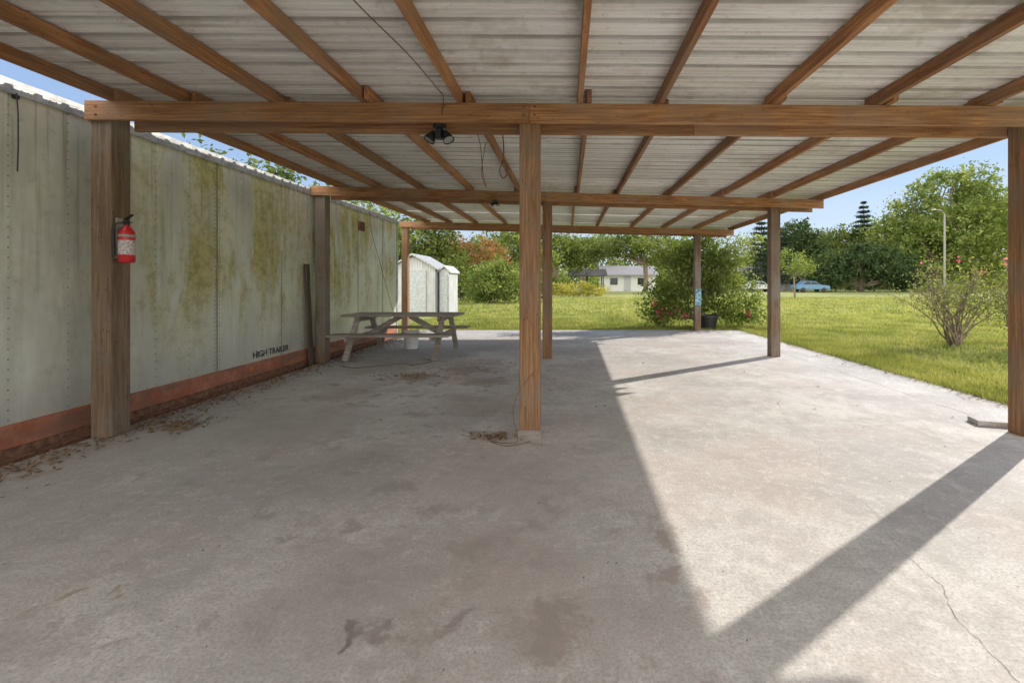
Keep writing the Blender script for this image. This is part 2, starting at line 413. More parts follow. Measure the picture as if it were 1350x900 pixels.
# ------------------------------------------------------------------ carport
def zb(x, y):
    zl = 2.80+.011*(y-3.8); zr = 2.75-.006*(y-3.8); u = (x+4)/8
    return zl*(1-u)+zr*u
cp = empty('wooden_carport', (0, 4, 0))
pw = .085
posts = [(-3.89, 3.88), (-.315, 3.88), (3.92, 3.88), (-3.99, 7.42), (-.34, 7.78), (3.62, 7.98), (-4.3, 12.1), (3.48, 12.2),
         (-3.89, -.6), (-.315, -.6), (3.92, -.6)]
for i, (x, y) in enumerate(posts):
    m = MB(); h = pw if i < 3 else pw*.95
    m.box(x-h, x+h, y-h, y+h, -.0 if i not in (6,) else -.04, zb(x, y)-.03)
    m.build('post_%d' % i, W_postg if i in (0, 3, 5, 7) else W_post, cp, bevel=.006)
def xbeam(name, xl, yl, xr, yr, hh=.16, th=.04, dz=0., split=None):
    m = MB()
    xs = [xl]+(split or [])+[xr]
    for a, bq in zip(xs[:-1], xs[1:]):
        ya = yl+(yr-yl)*(a-xl)/(xr-xl); yb = yl+(yr-yl)*(bq-xl)/(xr-xl)
        a2 = a+(.0015 if a != xl else 0); b2 = bq-(.0015 if bq != xr else 0)
        za = zb(a, ya)-.002+dz; zc = zb(bq, yb)-.002+dz
        m.hexa([(a2, ya-th/2, za-hh), (b2, yb-th/2, zc-hh), (b2, yb+th/2, zc-hh), (a2, ya+th/2, za-hh), (a2, ya-th/2, za), (b2, yb-th/2, zc), (b2, yb+th/2, zc), (a2, ya+th/2, za)])
    m.build(name, W_beam, cp, bevel=.004)
xbeam('beam_front', -3.985, 3.772, 4.62, 3.772, split=[-.315])
xbeam('beam_front_back', -3.78, 3.99, 4.6, 3.99, dz=-.035, hh=.15, split=[1.1])
xbeam('beam_mid', -4.1, 7.30, 4.42, 7.86, hh=.15, split=[-.34])
xbeam('beam_mid_back', -3.9, 7.53, 4.35, 8.09, hh=.15, dz=-.03)
xbeam('beam_far', -4.42, 11.98, 4.42, 12.09, hh=.15, split=[.2])
xbeam('beam_far_back', -4.2, 12.2, 4.3, 12.31, hh=.15, dz=-.03)
xbeam('beam_rear', -3.985, -.71, 4.62, -.71)
m = MB()
for x, y in [(-3.89, 3.752), (-.36, 3.752), (-.27, 3.752), (3.92, 3.752)]:
    for z in (2.68, 2.75): m.lathe([(0, .008), (.009, .008), (.011, 0)], (x, y, z-.012*(x+4)/4*.3), (0, -1, 0), 8)
m.build('bolts', M_rust, cp)
rx = [-3.76, -3.15, -2.43, -1.65, -.86, .15, .82, 1.73, 2.62, 3.50, 4.42]
m = MB(); RH = .10
for i, x in enumerate(rx):
    ends = [-1.3, 3.9+R.uniform(-.15, .15), 7.75+R.uniform(-.15, .15), 12.55]
    for k in range(3):
        y0, y1 = ends[k]-(.12 if k else 0), ends[k+1]+(.12 if k < 2 else 0)
        xo = x+(.023 if k % 2 else -.023)*(1 if i not in (10,) else .0)+R.uniform(-.012, .012); xe = xo+R.uniform(-.02, .02)
        if i == 10: y0 += .24*(k > 0)+.001
        wd = .021
        m.hexa([(xo-wd, y0, zb(x, y0)), (xo+wd, y0, zb(x, y0)), (xe+wd, y1, zb(x, y1)), (xe-wd, y1, zb(x, y1)),
                (xo-wd, y0, zb(x, y0)+RH), (xo+wd, y0, zb(x, y0)+RH), (xe+wd, y1, zb(x, y1)+RH), (xe-wd, y1, zb(x, y1)+RH)])
m.build('rafters', W_raft, cp, bevel=.003)
m = MB(); y = -1.4; i = 0
per = .19
prof = [(0, 0), (.040, 0), (.047, .008), (.056, 0), (.082, 0), (.089, .008), (.098, 0), (.135, 0), (.143, .028), (.178, .028), (.187, 0)]
while y < 12.4:
    pts = []
    for k in range(4):
        for a, bq in prof: pts.append((y+k*per+a, bq))
    pts += [(y+4*per, 0), (y+4*per+.03, .003)]
    off = .004*(i % 2)+R.uniform(0, .003); tilt = R.uniform(-.006, .006)
    xs = [-3.86, -1.8, .4, 2.5, 4.50]
    o = len(m.v)
    for (yy, zz) in pts:
        for x in xs:
            m.v.append((x+tilt, yy, zb(x, yy)+RH+.004+zz+off))
    nx = len(xs)
    for r in range(len(pts)-1):
        for q in range(nx-1):
            m.f.append((o+r*nx+q, o+r*nx+q+1, o+(r+1)*nx+q+1, o+(r+1)*nx+q))
    y += 4*per; i += 1
m.build('roof_sheets', M_roof, cp)
m = MB(); m.box(-.41, -.22, 3.78, 3.793, 0, .07); m.build('post_shoe', W_old, cp, bevel=.002)
m = MB()
m.box(-.50, -.42, 7.64, 7.74, 1.02, 1.06); m.box(-.56, -.50, 7.62, 7.72, .94, 1.09); m.tube([(-.66, 7.67, .99), (-.56, 7.67, .99)], .012); m.tube([(-.62, 7.67, .90), (-.62, 7.67, 1.06)], .008)
m.build('vise_clamp', M_rust, None, bevel=.003)

# ------------------------------------------------------------------ trailer
tr = empty('cargo_trailer', (-5.3, 4, 0)); TX = -4.12
seams = []; m = MB(); k = 0
yy = -3.05
while yy < 11.0:
    y1 = min(yy+1.2, 11.0)
    o = .003*(k % 2)
    m.box(TX-.03, TX+o, yy+.001, y1, .24, 2.70)
    seams.append(yy); yy = y1; k += 1
m.build('side_panels', M_tr, tr)
m = MB(); m.box(-6.6, TX-.031, -3.05, 10.99, .06, 2.755); m.build('body', M_tr, tr)
m = MB(); m.box(TX-.03, TX+.012, -3.05, 11.0, .075, .25)
m.build('red_stripe', M_red, tr, bevel=.002)
m = MB(); m.box(TX-.03, TX+.018, -3.05, 11.02, -.03, .072); m.box(TX+.02, TX+.07, -3.05, 6.9, -.045, .012)
m.build('bottom_rail', M_rust, tr, bevel=.003)
m = MB(); m.box(-6.62, TX+.012, -3.05, 11.02, 2.757, 2.80); m.box(TX-.02, TX+.02, -3.05, 11.02, 2.69, 2.755); m.box(TX-.04, TX+.018, 10.96, 11.03, .07, 2.69)
m.build('top_rail', M_steel, tr, bevel=.003)
m = MB()
def rivet(y, z, r=.008, x=None):
    x = TX+.0035 if x is None else x
    o = len(m.v)
    for q in range(6): m.v.append((x-.001, y+r*math.cos(q*math.pi/3), z+r*math.sin(q*math.pi/3)))
    m.v.append((x+.004, y, z))
    for q in range(6): m.f.append((o+q, o+(q+1) % 6, o+6))
for s in seams:
    for z in np.arange(.28, 2.68, .05):
        for dy in (-.03, .035): rivet(s+dy, z)
    for z in np.arange(.28, 2.68, .075): rivet(s+.4, z); rivet(s+.8, z)
for y in np.arange(-3, 11, .12): rivet(y, 2.72, .007, TX+.021); rivet(y, .225, .006, TX+.013)
M_riv = simple('rivet_metal', (.26, .26, .22), .5, .3, bump=0)
m.build('rivets', M_riv, tr)
m = MB()
for s in seams: m.box(TX+.003, TX+.0055, s-.006, s+.006, .25, 2.69)
m.build('panel_seams', M_riv, tr)
m = MB(); m.box(TX, TX+.03, 8.95, 9.2, 2.32, 2.5)
for q in range(4): m.box(TX+.03, TX+.038, 8.96, 9.19, 2.335+q*.042, 2.355+q*.042)
m.build('side_vent', M_rust, tr)
m = MB(); m.lathe([(0, .02), (.02, .018), (.03, .01), (.033, 0)], (TX+.012, 5.92, .17), (1, 0, 0), 14); m.build('marker_lamp', simple('amber_lens', (.55, .15, .03), .3), tr)
m = MB(); m.box(TX+.004, TX+.007, 5.62, 5.92, .3, 2.3); m.box(TX+.004, TX+.0075, 6.3, 7.0, 1.75, 2.55); m.build('patch_panel', M_tr, tr)
cu = bpy.data.curves.new('lettering', 'FONT'); cu.body = 'HIGH TRAILER'; cu.size = .118; cu.extrude = .0012; cu.offset = .001
to = bpy.data.objects.new('lettering', cu); COL.objects.link(to)
to.rotation_euler = (math.radians(90), 0, math.radians(90)); to.location = (TX+.0095, 5.95, .30)
cu.materials.append(M_ink); adopt(to, tr)
m = MB(); m.tube([(TX+.03, 3.38, 2.7), (TX+.035, 3.385, 2.55), (TX+.03, 3.39, 2.3), (TX+.03, 3.385, 2.12)], .004); m.box(TX+.005, TX+.03, 3.37, 3.40, 2.66, 2.69)
m.build('hanging_strap', M_black, None)
m = MB(); m.beam((-4.03, 7.17, .0), (-4.075, 7.12, 1.58), .10, .03, (1, 0, 0)); m.build('leaning_plank', W_oldd, None, bevel=.003)

# ------------------------------------------------------------------ fire extinguisher
fx, fy = -3.735, 3.86
fe = empty('fire_extinguisher', (fx, fy, 1.45))
M_er = simple('extinguisher_red', (.60, .025, .025), .3, var=.1, bump=0)
m = MB(); m.lathe([(0, 0), (.045, .003), (.055, .015), (.055, .235), (.052, .262), (.038, .29), (.022, .305), (.02, .32)], (fx, fy, 1.46), sides=28); m.build('cylinder', M_er, fe, smooth=True)
m = MB(); m.lathe([(.0556, .07), (.0562, .072), (.0562, .19), (.0556, .192)], (fx, fy, 1.46), sides=28); m.build('label', simple('label_white', (.55, .5, .48), .5, var=.45, scale=60, bump=0), fe, smooth=True)
m = MB(); m.lathe([(.018, .0), (.02, .02), (.016, .05), (0, .052)], (fx, fy, 1.775), sides=14)
m.beam((fx-.02, fy, 1.825), (fx+.075, fy-.03, 1.865), .022, .008); m.beam((fx-.02, fy, 1.81), (fx+.065, fy-.03, 1.80), .02, .008)
m.tube([(fx-.01, fy-.02, 1.80), (fx-.045, fy-.05, 1.79), (fx-.06, fy-.06, 1.72), (fx-.058, fy-.058, 1.6), (fx-.056, fy-.056, 1.52)], .009)
m.build('valve_and_hose', M_black, fe)
m = MB(); m.box(-3.803, -3.79, fy-.03, fy+.03, 1.5, 1.84); m.lathe([(.057, 0), (.058, 0), (.058, .02), (.057, .02)], (fx, fy, 1.68), sides=24); m.build('bracket', M_steel, fe)

# ------------------------------------------------------------------ lights and cords
M_lg = simple('lamp_glass', (.3, .3, .29), .15, bump=0)
def floodlight(x, y, z, s=1.):
    e = empty('flood_light', (x, y, z))
    m = MB(); m.lathe([(0, 0), (.05*s, 0), (.05*s, -.025*s), (.0, -.03*s)], (x, y, z), sides=16)
    for sg in (-1, 1):
        m.tube([(x, y, z-.02*s), (x+sg*.03*s, y, z-.05*s), (x+sg*.05*s, y-.01, z-.065*s)], .009*s)
        m.lathe([(0, -.03*s), (.022*s, -.025*s), (.03*s, .0), (.045*s, .05*s), (.043*s, .052*s), (.02*s, .02*s), (0, .018*s)], (x+sg*.05*s, y-.01, z-.075*s), (sg*.45, -.25, -.85), 16)
    m.box(x-.02*s, x+.02*s, y-.05*s, y+.0, z-.11*s, z-.05*s)
    m.build('lamp_heads', M_black, e)
    m = MB()
    for sg in (-1, 1):
        a = Vector((sg*.45, -.25, -.85)).normalized()
        m.lathe([(0, .045*s), (.038*s, .045*s)], (x+sg*.05*s, y-.01, z-.075*s), a, 16)
    m.build('lamp_glass', M_lg, e)
floodlight(-1.08, 3.85, 2.625, 1.15)
floodlight(-1.18, 7.45, 2.64, .75)
def cord(name, pts, r=.005, mat=None):
    P = [Vector(p) for p in pts]; out = []
    for i in range(len(P)-1):
        p0 = P[max(i-1, 0)]; p1 = P[i]; p2 = P[i+1]; p3 = P[min(i+2, len(P)-1)]
        for k in range(6):
            u = k/6
            out.append(.5*((2*p1)+(p2-p0)*u+(2*p0-5*p1+4*p2-p3)*u*u+(3*p1-p0-3*p2+p3)*u**3))
    out.append(P[-1]); m = MB(); m.tube(out, r, 6); return m.build(name, mat or M_black, None, smooth=True)
M_cord = simple('cord_brown', (.18, .11, .06), .7, bump=0)
cord('electric_cable', [(-1.25, 1.2, 2.86), (-1.16, 2.3, 2.81), (-1.05, 3.0, 2.80), (-1.02, 3.6, 2.82), (-1.02, 3.74, 2.82), (-1.03, 3.745, 2.70), (-1.06, 3.8, 2.63)], .004, M_cord)
cord('hanging_rope', [(-.86, 4.05, 2.82), (-.79, 4.12, 2.55), (-.77, 4.15, 2.30), (-.74, 4.15, 2.16), (-.78, 4.14, 2.3), (-.74, 4.12, 2.55)], .004, M_cord)
cord('hanging_rope', [(-.62, 4.3, 2.80), (-.60, 4.3, 2.5), (-.64, 4.3, 2.35), (-.60, 4.3, 2.28), (-.56, 4.3, 2.36), (-.60, 4.3, 2.45)], .006, M_rust)
cord('hanging_cord', [(-3.2, 7.4, 2.7), (-3.16, 7.3, 2.2), (-3.05, 7.35, 1.7), (-2.95, 7.5, 1.1), (-2.9, 7.62, .76)], .004, M_cord)
cord('extension_cord', [(-.28, 3.79, .55), (-.40, 3.74, .4), (-.44, 3.70, .22), (-.40, 3.68, .02), (-.5, 3.66, .006), (-.62, 3.7, .006), (-.5, 3.6, .006), (-.38, 3.62, .01), (-.3, 3.7, .006)], .003, M_cord)
cord('extension_cord', [(-3.5, 7.0, .01), (-3.2, 6.85, .01), (-2.9, 7.0, .01), (-2.6, 7.2, .01), (-2.4, 7.1, .01), (-2.2, 7.4, .01), (-2.45, 7.7, .01)], .005, M_cord)

# ------------------------------------------------------------------ picnic table
pt_ = empty('picnic_table', (-2.86, 8.05, 0))
cx, cy = -2.86, 8.05; Lh = .97
m = MB()
for i in range(5):
    y = cy-.37+i*.148+.074; m.box(cx-Lh+R.uniform(-.01, .01), cx+Lh+R.uniform(-.01, .01), y-.069, y+.069, .71, .745)
for sg in (-1, 1):
    for k in range(2):
        y = cy+sg*(.62+k*.145); m.box(cx-Lh+R.uniform(-.01, .01), cx+Lh+R.uniform(-.01, .01), y-.068, y+.068, .42, .455)
m.build('top_and_seats', W_old, pt_, bevel=.004)
m = MB()
for sx_ in (-1, 1):
    x = cx+sx_*.68
    m.box(x-.02, x+.02, cy-.36, cy+.36, .63, .708)
    m.box(x-.02, x+.02, cy-.80, cy+.80, .335, .418)
    for sg in (-1, 1):
        m.beam((x+sx_*.043, cy+sg*.72, 0.03), (x+sx_*.043, cy+sg*.26, .706), .04, .09, (1, 0, 0))
    m.beam((x-sx_*.02, cy, .37), (cx+sx_*.08, cy, .70), .09, .04, (0, 1, 0))
m.build('legs_and_braces', W_old, pt_, bevel=.003)
bk = empty('bucket', (-3.05, 8.9, 0)); m = MB()
m.lathe([(0, .004), (.115, .004), (.12, .02), (.145, .33), (.152, .33), (.152, .345), (.14, .345), (.11, .02), (0, .02)], (-3.05, 8.9, 0), sides=24); m.build('pail', M_white, bk, smooth=False)
m = MB(); m.tube([(-3.2, 8.9, .33), (-3.17, 8.8, .26), (-3.05, 8.76, .22), (-2.93, 8.8, .26), (-2.9, 8.9, .33)], .004, 6); m.build('handle', M_steel, bk)
m = MB(); m.hexa([(3.72, 4.12, .0), (3.98, 4.04, .0), (4.0, 4.2, 0), (3.76, 4.28, 0), (3.72, 4.12, .045), (3.98, 4.04, .045), (4.0, 4.2, .045), (3.76, 4.28, .045)]); m.build('paving_block', M_conc, None, bevel=.005)

# ------------------------------------------------------------------ potted plant, sign on post
pp = empty('flower_pot', (3.92, 12.75, 0)); m = MB()
m.lathe([(0, 0), (.22, 0), (.285, .36), (.31, .36), (.31, .42), (.27, .42), (.25, .34), (0, .33)], (3.92, 12.75, -.04), sides=24); m.build('pot', M_black, pp)
m = MB(); m.box(3.40, 3.56, 12.093, 12.103, .68, 1.12); m.build('notice_board', simple('blue_notice', (.2, .36, .45), .5, var=.8, scale=14, bump=0), None)

# ------------------------------------------------------------------ vegetation
def tree(name, x, y, blobs, K, nper, sig, size, mat, seed, trunk_r=.2, th=None, aspect=.5, flat=.8):
    rr = random.Random(seed); e = empty(name, (x, y, -.05))
    bl = [(x+b_[0], y+b_[1], b_[2], b_[3], b_[4], b_[5]) for b_ in blobs]
    C = blob_centres(bl, K, seed)
    sg = sig*np.random.RandomState(seed+5).uniform(.55, 1.25, len(C))
    leaves('crown', C, sg, nper, size, mat, e, seed, zmin=.02, flat=flat, aspect=aspect)
    m = MB(); zt = th or min(b_[2]-b_[5]*.6 for b_ in bl); zt = max(zt, .3)
    base = Vector((x, y, -.1)); top = Vector((x+rr.uniform(-.1, .1), y, zt))
    m.tube(limb_pts(base, top, 4, trunk_r*.3, rr), [trunk_r*1.3, trunk_r*1.05, trunk_r, trunk_r*.95, trunk_r*.9], 10)
    for b_ in bl:
        for q in range(3):
            end = Vector((b_[0]+rr.uniform(-.6, .6)*b_[3], b_[1]+rr.uniform(-.6, .6)*b_[4], b_[2]+rr.uniform(-.3, .6)*b_[5]))
            m.tube(limb_pts(top-Vector((0, 0, .1)), end, 5, (end-top).length*.07, rr), [trunk_r*.55*(1-i/6.5) for i in range(6)], 6)
    m.build('trunk', M_bark, e)
    return e
def shrub(name, x, y, blobs, K, nper, sig, size, mat, seed, r=.03, aspect=.5):
    return tree(name, x, y, blobs, K, nper, sig, size, mat, seed, r, .15, aspect)

fb = shrub('flowering_bush', 3.85, 13.5, [(-.9, 0, .75, .7, .7, .75), (0, .2, 1.3, .8, .8, 1.0), (.25, .2, 2.2, .6, .6, .55), (.9, .1, 1.0, .8, .8, .85), (1.35, 0, .45, .6, .6, .4), (-1.2, -.1, .35, .45, .4, .35), (.75, .2, 1.9, .45, .4, .5)],
      280, 50, .17, .10, M_leafB, 3, .03)
rs = np.random.RandomState(5)
C = np.array([(3.85+dx, 12.85+rs.uniform(-.1, .2), z) for dx, z in [(-1.25, .45), (-1.1, .25), (-.75, .55), (-1.35, .7), (-.95, .4), (1.3, .4), (-.5, .3)]])
leaves('flower_blossoms', C, .05, 14, .07, M_flower, fb, 8, aspect=.9)
rr = random.Random(8); m = MB(); cc = []
for i in range(50):
    a = rr.uniform(0, 2*math.pi); Ln = rr.uniform(.9, 1.85)
    p0 = Vector((3.9+rr.uniform(-.7, .7), 13.4, .9)); p1 = p0+Vector((math.cos(a)*Ln*.5, math.sin(a)*Ln*.3, Ln*.9)); p2 = p0+Vector((math.cos(a)*Ln, math.sin(a)*Ln*.5, Ln*.95))
    m.tube([p0, p0.lerp(p1, .6)+Vector((0, 0, .1)), p1, p2], [.012, .009, .006, .003], 5)
    for u in (0, .35, .7, 1): cc.append(tuple(p1.lerp(p2, u)))
m.build('arching_stems', M_bark, fb)
leaves('spray_leaves', cc, .10, 24, .09, M_leafB, fb, 12)

def sparse(name, x, y, h, wd, n, seed, leafn, mat, lean=0, br=.02):
    rr = random.Random(seed); e = empty(name, (x, y, 0)); m = MB(); cc = []
    for i in range(n):
        a = rr.uniform(0, 2*math.pi); s = rr.uniform(.25, 1.)
        b0 = Vector((x+rr.uniform(-.12, .12), y+rr.uniform(-.12, .12), -.06))
        end = b0+Vector((math.cos(a)*wd*s+lean*s, math.sin(a)*wd*.7*s, h*rr.uniform(.6, 1.)*(1.15-.4*s)))
        pts = limb_pts(b0, end, 6, .06, rr)
        for k, p in enumerate(pts[1:]): p.z += .12*h*math.sin((k+1)/6*math.pi)
        m.tube(pts, [br*(1-k/7.0) for k in range(7)], 6)
        for q in range(10):
            st_ = pts[rr.randint(1, 5)].lerp(pts[6], rr.uniform(0, .7)); en = st_+Vector((rr.uniform(-.4, .4), rr.uniform(-.35, .35), rr.uniform(.0, .4)))*(h/1.7)
            m.tube([st_, st_.lerp(en, .5)+Vector((rr.uniform(-.03, .03), rr.uniform(-.03, .03), rr.uniform(-.03, .03))), en], [.006, .0045, .0025], 4)
            if rr.random() < .8: cc.append(tuple(en)); cc.append(tuple(st_.lerp(en, .5)))
    m.build('branches', M_bark, e)
    leaves('leaves', cc, .08*h/1.7+.02, leafn, .055, mat, e, seed)
    return e
e = sparse('rose_bush', 8.1, 9.5, 1.75, 1.6, 24, 21, 6, M_leafF)
leaves('blossoms', [(8.0, 9.3, 1.75), (8.6, 9.4, 1.5), (7.3, 9.4, 1.65)], .035, 5, .045, M_flower, e, 9, aspect=.9)
e = sparse('rose_bush', 9.3, 9.3, 1.95, .9, 14, 28, 12, M_leafF, .1)
leaves('blossoms', [(8.9, 9.2, 1.7), (9.1, 9.2, 1.4)], .04, 6, .05, M_flower, e, 9, aspect=.9)

shrub('round_bush', -4.6, 29, [(0, 0, 1.3, 1.7, 1.5, 1.2), (.9, 0, 1.0, 1.2, 1.2, 1.0), (-.9, 0, .9, 1.1, 1.1, .9), (.1, 0, 2.1, .9, .9, .6)], 170, 38, .3, .2, M_leafB, 4, .06)
shrub('round_bush', -8.0, 34, [(0, 0, 1.5, 2., 1.5, 1.4), (1.6, 0, 1.3, 1.3, 1.2, 1.2)], 120, 38, .33, .22, M_leafA, 5, .06)
tree('crape_myrtle', -10.0, 42, [(0, 0, 3.9, 2.2, 2, 1.8), (2.6, 0, 3.6, 1.8, 1.6, 1.5), (-2.2, 0, 3.5, 1.8, 1.6, 1.6)], 130, 38, .42, .28, M_leafR, 6, .14)
tree('oak_tree', -6.2, 50, [(0, 0, 5.2, 3.0, 2.6, 1.9), (2.8, 0, 4.2, 2.2, 2, 1.6), (-2.9, .5, 4.6, 2.2, 2, 1.7), (.8, 0, 7.2, 1.8, 1.8, 1.1)], 170, 38, .5, .36, M_leafB, 7, .3)
tree('oak_tree', -1.4, 58, [(0, 0, 5.4, 2.8, 2.6, 1.9), (2.6, 0, 4.6, 1.9, 2, 1.6), (-2.2, .5, 6.4, 2.2, 2, 1.6)], 140, 38, .5, .38, M_leafA, 17, .3)
tree('oak_tree', -14, 40, [(0, 0, 4.6, 3.4, 2.6, 2.3), (2.8, 0, 3.8, 2.4, 2, 2.0), (-3, .5, 4.8, 2.6, 2, 2.2)], 180, 38, .5, .36, M_leafA, 18, .3)
tree('oak_tree', -16.5, 22, [(0, 0, 5.6, 2.9, 2.6, 2.0), (2.6, 0, 5.0, 1.9, 2, 1.7), (-3, .5, 5.4, 2.6, 2, 1.9)], 160, 34, .4, .26, M_leafA, 19, .25)
tree('oak_tree', -12.2, 25, [(0, 0, 4.8, 2.2, 2.0, 1.8), (1.8, 0, 4.2, 1.6, 1.6, 1.4), (-1.4, .5, 5.5, 1.5, 1.5, 1.3)], 100, 32, .4, .26, M_leafB, 20, .2)
shrub('yellow_hedge', 1.05, 43, [(-1.8, 0, .5, 1.1, .8, .6), (0, 0, .55, 1.4, .8, .65), (1.6, 0, .45, 1.1, .8, .55)], 120, 40, .22, .17, M_leafY, 9, .03)
shrub('round_bush', -1.6, 47, [(0, 0, .9, 1.1, .9, .9)], 60, 40, .3, .2, M_leafA, 41, .04)
tree('oak_tree', 10.0, 58, [(-2.6, 0, 5.6, 3.0, 2.6, 1.5), (1.2, 0, 5.4, 3.2, 2.6, 1.6), (-5.4, 0, 5.4, 2.2, 2, 1.2), (-.4, 0, 6.8, 2.8, 2, 1.2), (3.8, 0, 4.6, 2., 2, 1.5)], 210, 38, .5, .36, M_leafA, 10, .3)
shrub('round_bush', 12.5, 45, [(0, 0, 1.6, 2., 1.5, 1.6), (2, 0, 2.2, 2, 1.5, 2.0)], 110, 40, .35, .24, M_leafB, 42, .05)
tree('oak_tree', 2.2, 68, [(0, 0, 6.2, 2.6, 2.6, 1.8), (3, 0, 7.0, 2.2, 2, 1.5), (-2.6, .5, 5.8, 2.2, 2, 1.7)], 120, 36, .5, .42, M_leafB, 57, .3)
tree('broadleaf_tree', 40, 62, [(0, 0, 3.2, 4.8, 3.5, 2.8), (4.4, 0, 2.8, 3.4, 3, 2.5), (-4.2, 0, 3.0, 3.0, 3, 2.4), (1, 0, 4.9, 3.4, 3, 1.5), (6.5, -1, 1.8, 2.2, 2, 1.7), (-5.4, 0, 2.4, 1.6, 2, 1.4)], 320, 44, .5, .42, M_leafD, 11, .35)
tree('oak_tree', 57, 70, [(0, 0, 10, 6, 5, 3.9), (5.5, 0, 13, 4.0, 4.5, 3.0), (-6, 0, 8.5, 3.8, 4, 3.0), (1.5, 0, 16.3, 3.4, 3.5, 2.0), (8, 0, 9, 5, 4, 4), (-4, 0, 13.2, 2.6, 3, 1.9), (0, 0, 5, 6, 4, 3), (6, 0, 17, 2.2, 2, 1.6)], 440, 44, .75, .55, M_leafB, 12, .6)
tree('oak_tree', 76, 85, [(0, 0, 11, 8, 5, 6), (7, 0, 12, 6, 5, 5), (-6, 0, 9, 5, 5, 4)], 240, 44, 1., .7, M_leafA, 13, .6)
tree('oak_tree', 35.5, 72, [(0, 0, 8, 3.2, 3, 2.2), (3.0, 0, 7, 2.6, 3, 2.2), (-2.4, 0, 6.2, 2.4, 3, 2.0), (1, 0, 9.6, 2.0, 2.0, 1.3)], 190, 44, .5, .4, M_leafD, 14, .3)
tree('oak_tree', 44, 78, [(0, 0, 7, 3.4, 3, 2.4), (3.4, 0, 8, 3, 3, 2.4), (-2.8, 0, 7.6, 2.6, 3, 2.2)], 170, 44, .6, .42, M_leafA, 64, .3)
tree('oak_tree', 66, 95, [(0, 0, 8, 9, 5, 5), (-12, 0, 6, 7, 5, 4.5), (10, 0, 9, 7, 5, 5)], 260, 44, 1., .75, M_leafA, 44, .4)
def conifer(name, x, y, h, r, tiers, seed, mat):
    rr = random.Random(seed); e = empty(name, (x, y, 0)); m = MB(); cc = []; sg = []
    m.tube([(x, y, -.1), (x+.1, y, h*.5), (x, y, h)], [.25, .16, .03], 8)
    for i in range(tiers):
        u = i/(tiers-1); z = h*(.12+.86*u); rad = r*(1-u)**.85*rr.uniform(.8, 1.1)+.25
        nb = 10 if u < .7 else 7; ph = rr.random()*6
        for k in range(nb):
            a = ph+2*math.pi*k/nb+rr.uniform(-.2, .2); rr_ = rad*rr.uniform(.75, 1.1)
            end = Vector((x+math.cos(a)*rr_, y+math.sin(a)*rr_, z+rad*.12)); m.tube([(x, y, z), end], [.05, .015], 4)
            for q in (.35, .6, .8, 1.): p = Vector((x, y, z)).lerp(end, q); cc.append(tuple(p)); sg.append(.11*rad+.08)
    m.build('trunk', M_bark, e)
    leaves('needles', cc, sg, 16, .38, mat, e, seed, flat=.5, aspect=.3)
conifer('norfolk_pine', 49.5, 76, 14.8, 3.2, 17, 3, M_leafP)
conifer('pine_tree', 29.0, 68, 11.0, 3.4, 13, 4, M_leafP)
conifer('pine_tree', 32.5, 70, 9.6, 3.0, 12, 5, M_leafP)
tree('young_tree', 19.0, 38, [(0, 0, 2.9, 1.2, 1.2, 1.2), (.7, 0, 2.3, .9, .9, .9)], 50, 34, .25, .18, M_leafB, 51, .07)
rs = np.random.RandomState(77); bl = []
x = -90
while x < 150:
    h = rs.uniform(4.5, 10.5)*(1.25 if x > 60 else 1); wd = rs.uniform(3, 6); bl.append((x, 105+rs.uniform(-6, 8), h*.5, wd, 4, h*.55)); x += wd*1.0
C = blob_centres(bl, 2200, 3); leaves('distant_treeline', C, 1.0, 22, .95, M_leafA, None, 6, zmin=0)
bl = []
for x, h in [(-3, 3), (1.5, 4), (17, 4), (21, 4.5), (46, 4), (52, 3), (60, 5), (70, 6), (80, 6), (-12, 4), (-20, 5), (-28, 6)]:
    bl.append((x, 84+rs.uniform(-2, 3), h*.5, rs.uniform(3, 4.5), 3, h*.55))
C = blob_centres(bl, 600, 5); leaves('distant_shrubs', C, .6, 30, .5, M_leafB, None, 7, zmin=0)

def grass(name, regs, seed):
    rs = np.random.RandomState(seed); allv = []
    for (x0, x1, y0, y1, n, h, wd) in regs:
        X = rs.uniform(x0, x1, n); Y = y0+(y1-y0)*rs.rand(n)**1.25
        a = rs.rand(n)*2*math.pi; H = h*(.5+rs.rand(n)); dx = np.cos(a)*wd; dy = np.sin(a)*wd; lx = rs.normal(size=n)*h*.5; ly = rs.normal(size=n)*h*.5
        V = np.empty((n, 3, 3)); z0 = -.05
        V[:, 0] = np.c_[X-dx, Y-dy, np.full(n, z0)]; V[:, 1] = np.c_[X+dx, Y+dy, np.full(n, z0)]; V[:, 2] = np.c_[X+lx, Y+ly, z0+H]
        allv.append(V.reshape(-1, 3))
    return npmesh(name, np.vstack(allv), 3, M_blade)
grass('grass', [(4.70, 6.2, 3.0, 13, 30000, .065, .007), (6.2, 14, 4.5, 13, 42000, .065, .01), (-5, 16, 12.4, 19, 45000, .07, .014), (14, 26, 8, 19, 14000, .08, .018), (-8, 32, 19, 40, 40000, .08, .035), (4.66, 4.80, 3.0, 12.5, 7000, .11, .006), (-4, 4.7, 12.33, 12.5, 5500, .09, .006)], 3)
rs = np.random.RandomState(15)
